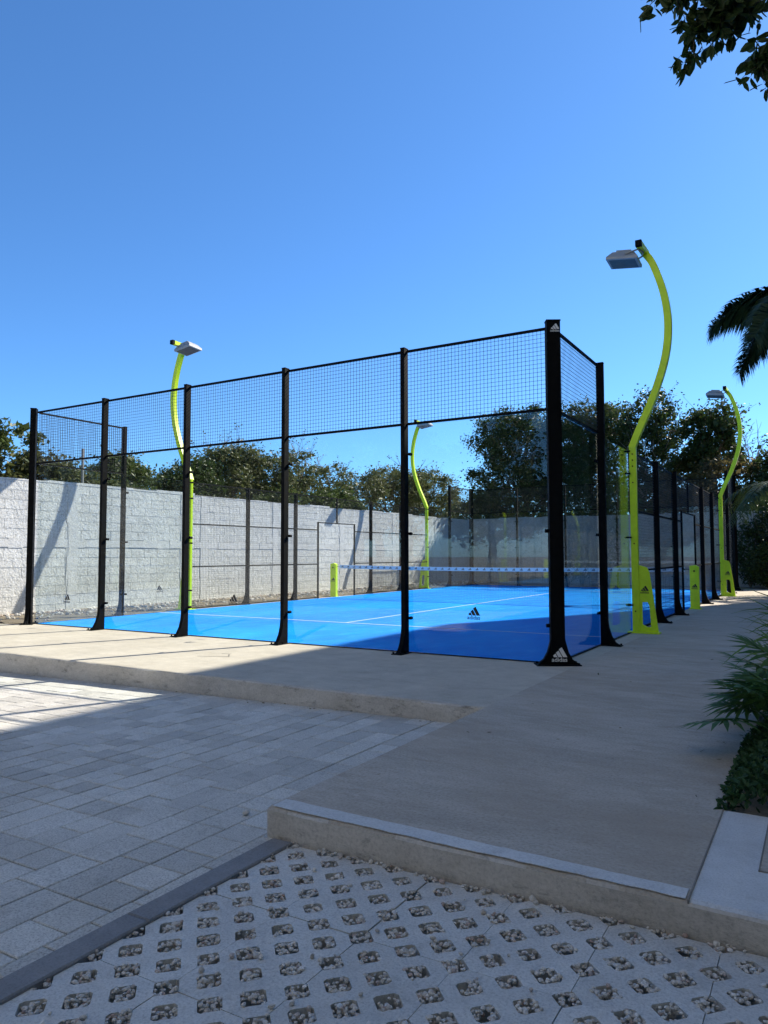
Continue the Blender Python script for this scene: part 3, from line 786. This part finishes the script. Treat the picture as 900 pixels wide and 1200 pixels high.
px_tree('broadleaf_tree', 'low olive bushy tree over the wall, behind the enclosure corner beside the slim post', 0, 70, [(12, 558, 20, 14), (50, 556, 20, 18), (80, 566, 20, 12), (36, 545, 12, 14), (110, 572, 20, 9)], 'leaf_olive', 110, 60, X=-15, leaf=.13, clump_r=.4, group=GT)
px_tree('broadleaf_tree', 'small rounded green tree over the block wall, standing clear of its neighbours', 0, 150, [(150, 565, 28, 26), (158, 553, 18, 18), (132, 578, 18, 14)], 'leaf_mid', 110, 80, X=-17, leaf=.14, clump_r=.42, group=GT)
px_tree('broadleaf_tree', 'dark dense tree beside the wall, lower left neighbour of the twiggy tree', 0, 215, [(212, 572, 30, 24), (235, 563, 24, 24), (195, 582, 16, 14)], 'leaf_dark', 130, 80, X=-17.5, leaf=.14, clump_r=.45, group=GT)
px_tree('broadleaf_tree', 'broad olive tree over the wall with thin twigs sticking from its top', 0, 290, [(270, 560, 40, 34), (310, 566, 40, 32), (240, 575, 24, 22), (290, 545, 34, 22), (345, 580, 30, 22)], 'leaf_olive', 290, 80, X=-18, leaf=.14, clump_r=.5, twigs=26, group=GT)
px_tree('broadleaf_tree', 'thin airy tree with sparse leaves between two olive trees over the wall', 0, 375, [(352, 548, 26, 22), (378, 566, 28, 24), (395, 588, 24, 18)], 'leaf_olive', 80, 50, X=-18, leaf=.13, clump_r=.45, twigs=20, bark='pale_bark', group=GT)
px_tree('broadleaf_tree', 'wide olive brown tree over the wall around the far lime light pole', 0, 470, [(430, 580, 36, 28), (470, 572, 42, 30), (512, 580, 36, 28), (455, 562, 26, 16), (500, 598, 46, 18), (545, 605, 24, 16)], 'leaf_olive', 330, 80, X=-18.5, leaf=.15, clump_r=.5, twigs=14, group=GT)
px_tree('broadleaf_tree', 'tall dark green tree with the highest dense crown behind the far wall', 27, 620, [(612, 525, 50, 42), (590, 505, 34, 24), (640, 500, 34, 24), (600, 570, 48, 34), (575, 590, 26, 26), (655, 560, 40, 40), (563, 522, 10, 10)], 'leaf_dark', 430, 85, leaf=.15, clump_r=.55, trunk_r=.2, bark='pale_bark', group=GT)
px_tree('broadleaf_tree', 'dark green tree behind the glass corner of the far wall, crown flushed olive on top', 28, 705, [(690, 500, 36, 28), (725, 510, 34, 34), (670, 535, 34, 36), (715, 565, 44, 38)], 'leaf_mid', 330, 80, leaf=.15, clump_r=.5, trunk_r=.18, group=GT)
px_tree('broadleaf_tree', 'airy tall tree with open crown behind the far wall', 27.5, 770, [(765, 478, 26, 20), (785, 505, 22, 24), (750, 510, 26, 26), (775, 545, 34, 26), (760, 585, 40, 30)], 'leaf_dark', 170, 60, leaf=.17, clump_r=.48, trunk_r=.15, twigs=20, bark='pale_bark', group=GT)
px_tree('broadleaf_tree', 'loose dark tree behind the far wall at the walkway end light pole', 27, 835, [(822, 498, 24, 20), (850, 490, 20, 18), (838, 530, 30, 26), (812, 540, 22, 20)], 'leaf_dark', 130, 55, leaf=.18, clump_r=.45, trunk_r=.13, twigs=12, group=GT)
px_tree('vine_tree', 'brownish vine covered thicket tree over the far wall under the loose tree', 25.6, 830, [(800, 572, 34, 24), (845, 568, 34, 26), (825, 590, 50, 22), (880, 560, 26, 30)], 'leaf_dry', 150, 65, leaf=.15, clump_r=.45, trunk_r=.1, group=GT)
px_tree('broadleaf_tree', 'dense low dark tree filling the gap behind the far wall beside the highest crown', 25.8, 560, [(548, 600, 20, 22), (570, 612, 34, 20), (620, 612, 40, 20), (680, 605, 46, 26), (740, 600, 40, 26), (795, 602, 30, 20)], 'leaf_dark', 200, 70, leaf=.16, clump_r=.5, trunk_r=.1, group=GT)
px_tree('broadleaf_tree', 'dark evergreen tree at the walkway end behind the palm', 25.4, 900, [(880, 600, 26, 34), (905, 560, 30, 40), (860, 620, 22, 22)], 'leaf_dark', 130, 75, leaf=.16, clump_r=.5, trunk_r=.12, group=GT)
px_tree('broadleaf_tree', 'low green bushy tree along the wall under the airy tree', 0, 385, [(365, 592, 26, 16), (400, 590, 26, 18), (335, 590, 26, 16)], 'leaf_mid', 120, 75, X=-16.5, leaf=.14, clump_r=.42, group=GT)
px_tree('broadleaf_tree', 'low dark bushy tree along the wall beside the small rounded tree', 0, 185, [(195, 590, 16, 8), (120, 580, 16, 8), (150, 590, 20, 8)], 'leaf_dark', 70, 75, X=-16, leaf=.13, clump_r=.4, group=GT)
# leafless tree
def bare_tree(label, base, h):
    T = thing('bare_tree', label, 'tree', base, 0, GT); mb = MB()
    def grow(a, d, ln, r, lev):
        b = a+d*ln; mb.tube(limb_path(a, b, 3, .08), [r, r*.9, r*.8, r*.7], 5 if lev < 2 else 4, False)
        if lev >= 5: return
        for _ in range(3 if lev < 4 else 2):
            e = (d+Vector((random.gauss(0, .5), random.gauss(0, .5), random.gauss(.1, .3)))).normalized(); grow(a.lerp(b, random.uniform(.6, 1)), e, ln*random.uniform(.6, .8), r*.6, lev+1)
    grow(Vector((0, 0, 0)), Vector((0, 0, 1)), h*.32, .12, 0); mb.obj('trunk', 'pale_bark', T)
b = on_y(892, 640, 27.5); bare_tree('leafless tree with fine bare branches behind the palm at the walkway end', (b.x, b.y, -.42), 9)

# ------------------------------------------------------------------ palms and planting on the right
def frond_mesh(L, droop, bushy, leaflet, n=70, rise=.55):
    mb = MB(); pts = []
    for i in range(13):
        t = i/12; pts.append(Vector((L*(t-.12*t*t), 0, L*(rise*t-droop*t*t))))
    mb.tube(pts, [.022*(1-.85*i/12)+.003 for i in range(13)], 5)
    for k in range(n):
        t = .14+.86*k/n; i = min(11, int(t*12)); p = pts[i].lerp(pts[i+1], t*12-i); tg = (pts[i+1]-pts[i]).normalized()
        for s in (-1, 1):
            for q in range(bushy):
                el = random.uniform(-.9, .9) if bushy > 1 else random.uniform(-.35, .2)
                side = Vector((0, s*math.cos(el), math.sin(el))); side = (side+tg*random.uniform(.35, .8)).normalized()
                ln = leaflet*(.45+.55*math.sin(math.pi*min(1, .15+.85*t)))*random.uniform(.8, 1.1); wv = tg.cross(side).cross(side); wv = tg-side*tg.dot(side); wv.normalize(); wv *= ln*(.034 if bushy > 1 else .05)
                m1 = p+side*ln*.5-Vector((0, 0, ln*.05)); m2 = p+side*ln*.95-Vector((0, 0, ln*.42)); b = len(mb.v)
                mb.v += [tuple(p-wv*.4), tuple(p+wv*.4), tuple(m1+wv), tuple(m1-wv), tuple(m2)]; mb.f += [(b, b+1, b+2, b+3), (b+3, b+2, b+4)]
    return mb.mesh('frond', 'palm')
def palm(label, base, h, n, fm, tilt0, rs=.11, angs=None):
    T = thing('palm_tree', label, 'palm', base); mb = MB()
    pts = [Vector((.05*math.sin(k*.7), .04*math.cos(k), h*k/8)) for k in range(9)]
    mb.tube(pts, [rs*(1.25-.5*k/8) for k in range(9)], 10); mb.obj('trunk', 'pale_bark', T, smooth=True)
    for k in range(n):
        a, tl = angs[k] if angs else (2*math.pi*k/n+random.uniform(-.2, .2), random.uniform(-.5, .35)+tilt0)
        o = put(fm[k % len(fm)], 'frond', T, (0, 0, h)); o.rotation_euler = (random.uniform(-.2, .2), tl, a)
    return T
FM = [frond_mesh(2.6, .66, 6, .70, 110), frond_mesh(2.4, .85, 6, .62, 110)]
tip = on_y(834, 366, 9.0)
palm('tall palm with bushy drooping fronds leaning over the walkway', (tip.x+2.3, 9.0, -.1), tip.z-.2, 9, FM, .0,
     angs=[(math.pi+.10, -.08), (math.pi-.35, .12), (math.pi+.9, .25), (2.0, -.2), (1.2, 0.1), (.4, -.3), (-.4, .1), (-1.1, -.1), (-1.9, .1)])
FM2 = [frond_mesh(2.6, 1.0, 1, .55, 46), frond_mesh(2.3, 1.05, 1, .5, 46)]
b2 = on_y(915, 560, 17.5)
palm('lower palm with hanging fronds over the sunlit end of the walkway', (b2.x+.25, 17.5, -.1), b2.z-.3, 12, FM2, .1)
# blade leaved plants
def blade_mesh(ln, wd, droop):
    mb = MB(); n = 5; rows = []
    for i in range(n+1):
        t = i/n; w_ = wd*math.sin(math.pi*min(1, .12+.88*t)**.8)*.5 if i < n else .0008
        x, z = ln*t*(1-.1*t), ln*(.1*t-droop*t*t); rows.append(((x, -w_, z+w_*.35), (x, 0, z), (x, w_, z+w_*.35)))
    for r in rows: mb.v += list(r)
    for i in range(n):
        a = i*3; mb.f += [(a, a+1, a+4, a+3), (a+1, a+2, a+5, a+4)]
    return mb.mesh('leaf', 'blade')
BL = [blade_mesh(l, w_, d) for l, w_, d in ((.80, .062, .25), (.7, .058, .4), (.6, .058, .15), (.75, .052, .5))]
def blade_plant(label, base, n, h, spread=1.0, group='blade leaved plants'):
    T = thing('blade_plant', label, 'plant', base, 0, group)
    MB().tube([(0, 0, 0), (.02, .01, h*.5), (0, .02, h)], [.03, .024, .018], 6).obj('stem', 'bark', T)
    for k in range(n):
        o = put(random.choice(BL), 'leaf', T, (random.uniform(-.015, .015), random.uniform(-.015, .015), h*random.uniform(.35, 1)))
        o.rotation_euler = (random.uniform(-.3, .3), -random.uniform(-.15, 1.15), random.uniform(0, 2*math.pi)); s = random.uniform(.75, 1.2)*spread; o.scale = (s, s, s)
def lobed_mesh(ln):
    mb = MB(); n = 9
    mb.tube([(0, 0, 0), (ln*.35, 0, ln*.22), (ln*.7, 0, ln*.28)], [.008, .006, .004], 4)
    o = Vector((ln*.62, 0, ln*.27)); L = ln*.62
    for s in (-1, 1):
        for k in range(n):
            t = k/(n-1); a = RAD(125-118*t); fl = L*(.38+.40*math.sin(math.pi*(.25+.6*t))); root = o+Vector((L*.62*t, 0, -.06*L*t*t))
            d = Vector((math.cos(a), s*math.sin(a), -.12)); pw = Vector((-d.y, d.x, 0)); pw.normalize(); w_ = L*.048
            e = root+d*fl+Vector((0, 0, -.10*fl)); m1 = root+d*fl*.55; b = len(mb.v)
            mb.v += [tuple(root-pw*w_*.7), tuple(root+pw*w_*.7), tuple(m1+pw*w_), tuple(m1-pw*w_), tuple(e)]; mb.f += [(b, b+1, b+2, b+3), (b+3, b+2, b+4)]
    b = len(mb.v)
    mb.v += [tuple(o+Vector((-.03*L, 0, 0))), tuple(o+Vector((.3*L, -.13*L, 0.002))), tuple(o+Vector((.75*L, 0, -.04*L))), tuple(o+Vector((.3*L, .13*L, 0.002)))]; mb.f.append((b, b+1, b+2, b+3))
    return mb.mesh('leaf', 'lobed')
LB = [lobed_mesh(.62), lobed_mesh(.54)]
def lobed_plant(label, base, n, group='split leaf plants'):
    T = thing('split_leaf_plant', label, 'plant', base, 0, group)
    MB().tube([(0, 0, 0), (.02, .01, .12), (0, 0, .22)], [.035, .03, .02], 6).obj('stem', 'bark', T)
    for k in range(n):
        o = put(random.choice(LB), 'leaf', T, (0, 0, random.uniform(.08, .2)))
        o.rotation_euler = (random.uniform(-.25, .25), -random.uniform(-.15, .6), 2*math.pi*k/n+random.uniform(-.3, .3)); s = random.uniform(.62, .95); o.scale = (s, s, s)
def gpt(px, py, z=0): d = ray(px, py); return CAM+d*((z-CAM.z)/d.z)
for lab, x, y, n, h, sc in (
    ('spiky blade leaved plant at the bed edge, tallest one beside the walkway', 2.44, -.30, 48, .60, .85),
    ('spiky blade leaved plant further along the bed, overlapping the tallest one', 2.40, .75, 42, .50, .8),
    ('low blade leaved plant between the tall spiky plant and the split leaf plants', 2.48, -1.25, 46, .40, .75),
    ('dense blade leaved plant tucked in behind the low one', 2.62, -.8, 46, .50, .8),
    ('spiky blade leaved plant deep in the bed beside the building', 3.0, .3, 40, .70, 1.0),
    ('arching blade leaved plant beyond the overlapping pair in the bed', 2.42, 2.0, 40, .6, 1.0),
    ('small blade leaved plant rising right behind the split leaves', 2.48, -1.75, 40, .28, .6)): blade_plant(lab, (x, y, -.03), n, h, sc)
for lab, x, y, n in (
    ('split leaf plant with deep fingered leaves beside the walkway, behind the ground cover', 2.58, -2.62, 26),
    ('split leaf plant further back in the bed, set away from the walkway', 2.85, -2.3, 24),
    ('split leaf plant hugging the ground cover rim', 2.54, -3.02, 24),
    ('split leaf plant between the blade plants and its taller fingered neighbour', 2.60, -2.15, 24)): lobed_plant(lab, (x, y, -.03), n)
gc = MB()
for _ in range(7000):
    x, y = random.uniform(2.20, 3.4), random.uniform(-4.33, -2.6)
    hgt = .20*min(1, (x-2.16)/.22)*min(1, (y+4.46)/.2)+.02; z = -.03+hgt*random.random()**.4
    leaf_quad(gc, Vector((x, y, z)), random.uniform(.03, .06), random.uniform(.018, .032), None, True)
stuff(tag(gc.obj('ground_cover', 'cover'), 'low dark green ground cover at the front of the planting bed', 'ground cover'))
# dark shrubs at the far end of the walkway
def shrub(label, base, r, h, mat, n):
    T = thing('shrub', label, 'shrub', base, 0, 'shrubs at the walkway end'); mb, tk = MB(), MB()
    for _ in range(n):
        d = Vector((random.gauss(0, 1), random.gauss(0, 1), random.gauss(0, 1))).normalized()*random.uniform(.2, 1)**.4
        leaf_quad(mb, Vector((d.x*r, d.y*r, h*.52+d.z*h*.5)), random.uniform(.08, .18), random.uniform(.04, .08))
    for _ in range(9): e = Vector((random.gauss(0, r*.5), random.gauss(0, r*.5), h*.8)); tk.tube([(0, 0, -.05), e*.5, e], [.02, .014, .006], 4)
    mb.obj('foliage', mat, T); tk.obj('stem', 'bark', T); return T
ts = shrub('added unseen hedge shrub against the apartment block, darkening the side glass reflections', (5.05, 10, -.03), .85, 4.6, 'leaf_dark', 4200)  # unseen hedge, added so the side glass mirrors dark foliage instead of windows
ts['group'] = 'added unseen hedge shrubs for dark side glass reflections'
for k in range(7):
    c = copy_tree(ts); c.location.y = 12+1.75*k; c.rotation_euler.z = k*1.3; c.scale.z = random.uniform(1.6, 2.1) if k > 1 else 1.1
shrub('dark rounded shrub at the walkway end beside the enclosure', (.95, 21.95, -.02), .75, 1.7, 'leaf_dark', 2600)
shrub('dark tall shrub at the walkway end under the lower palm', (1.15, 22.75, -.02), .75, 3.7, 'leaf_dark', 4200)
shrub('broad dark shrub in front of the weathered wall behind the walkway end', (3.3, 22.7, -.4), 1.2, 2.6, 'leaf_dark', 3600)
shrub('narrow dark shrub between the far corner post and the weathered wall', (.3, 22.7, -.02), .6, 2.6, 'leaf_dark', 2400)
shrub('low dark shrub beside the walkway under the hanging fronds', (2.75, 19.4, -.03), .7, 1.2, 'leaf_mid', 1800)

# overhanging tree: branch tips reach in at the top right
OT = thing('overhanging_tree', 'large leaved tree overhanging the walkway from the planting bed, branch tips against the sky', 'tree', (4.35, -2.3, -.03))
tk, cr = MB(), MB()
off = Vector((4.35, -2.3, -.03))
def at(px, py, dist): return CAM+ray(px, py)*dist-off
fork = Vector((-.1, .1, 3.2))
tk.tube(limb_path((0, 0, -.05), fork, 5, .04), [.16, .14, .13, .125, .12, .11], 9)
def spray(pth, r0, n, spread, ln=(.095, .15)):
    n = int(n*2.6)
    tk.tube(pth, [r0*(1-.8*i/(len(pth)-1)) for i in range(len(pth))], 5)
    for _ in range(n):
        t = random.uniform(.25, 1)*(len(pth)-1); i = min(len(pth)-2, int(t)); p = Vector(pth[i]).lerp(Vector(pth[i+1]), t-i)
        q = p+Vector((random.gauss(0, spread), random.gauss(0, spread), random.gauss(-.03, spread)))
        tk.tube([p, (p+q)/2+Vector((0, 0, .01)), q], [.004, .003, .002], 3, False)
        for _ in range(random.randint(3, 6)):
            d = Vector((random.gauss(0, .6), random.gauss(0, .6), random.gauss(-.6, .5))).normalized(); l_ = random.uniform(*ln)
            leaf_quad(cr, q+d*l_*.55, l_, l_*random.uniform(.36, .5), d, True)
H = [Vector(fork), Vector((-.3, .3, 4.6)), at(985, -130, 6.2), at(905, 12, 6.3)]
tk.tube(H, [.10, .08, .05, .03], 7)
main = at(905, 12, 6.3)
for tips, n, sp in (([(880, -2), (850, -28), (800, -40), (766, 2)], 12, .08), ([(880, -2), (845, -25), (818, 20), (812, 60)], 22, .09), ([(860, -18), (840, 10), (858, 12)], 26, .10), ([(880, -2), (850, -30), (868, -2), (872, 12)], 14, .07), ([(935, 20), (912, 40), (898, 62), (888, 78)], 22, .08), ([(930, 60), (905, 85)], 6, .06), ([(800, -40), (790, -10), (797, 12)], 7, .06)):
    pth = [at(x, y, 6.2+random.uniform(-.15, .15)) for x, y in tips]
    spray([main]+pth if len(tips) > 2 else pth, .018, n, sp)
for k in range(16):                     # the rest of the crown, above and to the right of the view
    a = random.uniform(-1.3, 2.2); e = Vector((random.uniform(-.6, 1.4), random.uniform(-2.4, .6), random.uniform(5.2, 7.8)))
    spray(limb_path(fork, e, 4, .1), .04, 45, .35)
tk.obj('trunk', 'bark', OT); cr.obj('crown', 'leaf_dark', OT)

tree('broadleaf_tree', 'added unseen tree beyond the end of the apartment block, darkening the side glass reflections', (8.0, 28.5, -.42), [((0, 0, 5), (2.6, 2.6, 2.6)), ((.8, .5, 7), (1.8, 1.8, 1.5))], 'leaf_dark', 200, 80, leaf=.18, clump_r=.55, trunk_r=.2, group=GT)  # out of view, added to replace bright sky mirrored in the side glass
proto = tree('broadleaf_tree', 'added unseen tree in the row across the paved yard, darkening the back glass reflections', (-9.5, -21, -.42), [((0, 0, 4.6), (2.8, 2.4, 2.4)), ((1.6, .4, 3.6), (1.8, 1.8, 1.6)), ((-1.6, -.3, 3.8), (1.9, 1.8, 1.7)), ((.2, .2, 6.6), (1.7, 1.6, 1.2))], 'leaf_dark', 220, 70, leaf=.2, clump_r=.6, trunk_r=.2, group='added unseen trees across the yard')  # out-of-view row, added to keep sky reflections off the back glass
for k in range(6):
    c = copy_tree(proto); c.location = (-14.4-4.9*k, -21+random.uniform(-1.5, 1.5), -.42); c.rotation_euler.z = random.uniform(0, 6.28); q = random.uniform(.9, 1.25); c.scale = (q, q, q)
# ------------------------------------------------------------------ apartment blocks whose shade covers the walkway, plus an added bounce wing
BX = 6.0
def building(label, y0, y1, H, floors, loc=None, rz=0):
    T = thing('apartment_building', label, 'building', loc or (BX, (y0+y1)/2, 0), rz); h2 = (y1-y0)/2
    MB().box(0, 9, -h2, h2, -.4, H-.5).obj('wall', 'render', T)
    MB().box(-.06, 9.06, -h2+.001, h2+.0, H-.5, H).obj('parapet', 'render', T)
    fh = (H-.5)/floors; nb = max(2, int((y1-y0)/3.4)); bw = (y1-y0)/nb
    wf = MB(); ww = bw*.42; wh = fh*.5
    for a, b2_, c, d in ((-ww/2-.06, -ww/2, 0, wh), (ww/2, ww/2+.06, 0, wh), (-ww/2-.06, ww/2+.06, -.06, 0), (-ww/2-.06, ww/2+.06, wh, wh+.06), (-.03, .03, 0, wh)): wf.box(-.05, -.004, a, b2_, c, d)
    wfm = wf.mesh('window', 'black'); pm = MB().box(-.03, -.002, -ww/2, ww/2, 0, wh).mesh('pane', 'win')
    for f in range(floors):
        for k in range(nb):
            o = put(wfm, 'window', T, (0, -h2+bw*(k+.5), fh*f+fh*.28)); put(pm, 'pane', o)
    for f in range(1, floors): MB().box(-.05, .0, -h2+.002, h2-.002, fh*f-.08, fh*f+.08).obj('floor_band', 'render', T)
building('taller apartment block beside the planting bed, next to the walkway start', -22, 16.0, 20.6, 6)
building('lower apartment block beside the planting bed, by the walkway end', 16.02, 24.2, 19.5, 6)
building('added unseen cream wing opposite the court, bouncing warm light into the shade', -4.95, 4.95, 27, 9, (.95, -13, 0), -math.pi/2)  # wing added behind the camera as a warm reflector for the shaded ground

# ------------------------------------------------------------------ leaf litter
lit = MB()
for _ in range(140):
    k = random.random()
    if k < .5: x, y, z = 2.22-abs(random.gauss(0, .12)), random.uniform(-4.4, 12), .006
    elif k < .7: x, y, z = random.uniform(.3, 2.2), random.uniform(-5.2, 8), .006
    else: x, y, z = random.uniform(-5, .1), KY-abs(random.gauss(0, .1))-.02, -.165+.0143*0-.012
    if k >= .7: z = -.155+.0143*x+.006
    d = Vector((random.gauss(0, 1), random.gauss(0, 1), random.gauss(0, .12))).normalized(); n = Vector((-d.y, d.x, random.gauss(0, .25))).normalized(); a = d*random.uniform(.008, .024); q = n*a.length*.45; c = Vector((x, y, z))
    lit.poly([c-a, c+q, c+a, c-q])
stuff(tag(lit.obj('leaf_litter', 'leaf_dry'), 'scattered small dry leaves along the bed edge and the slab kerb', 'leaf litter'))
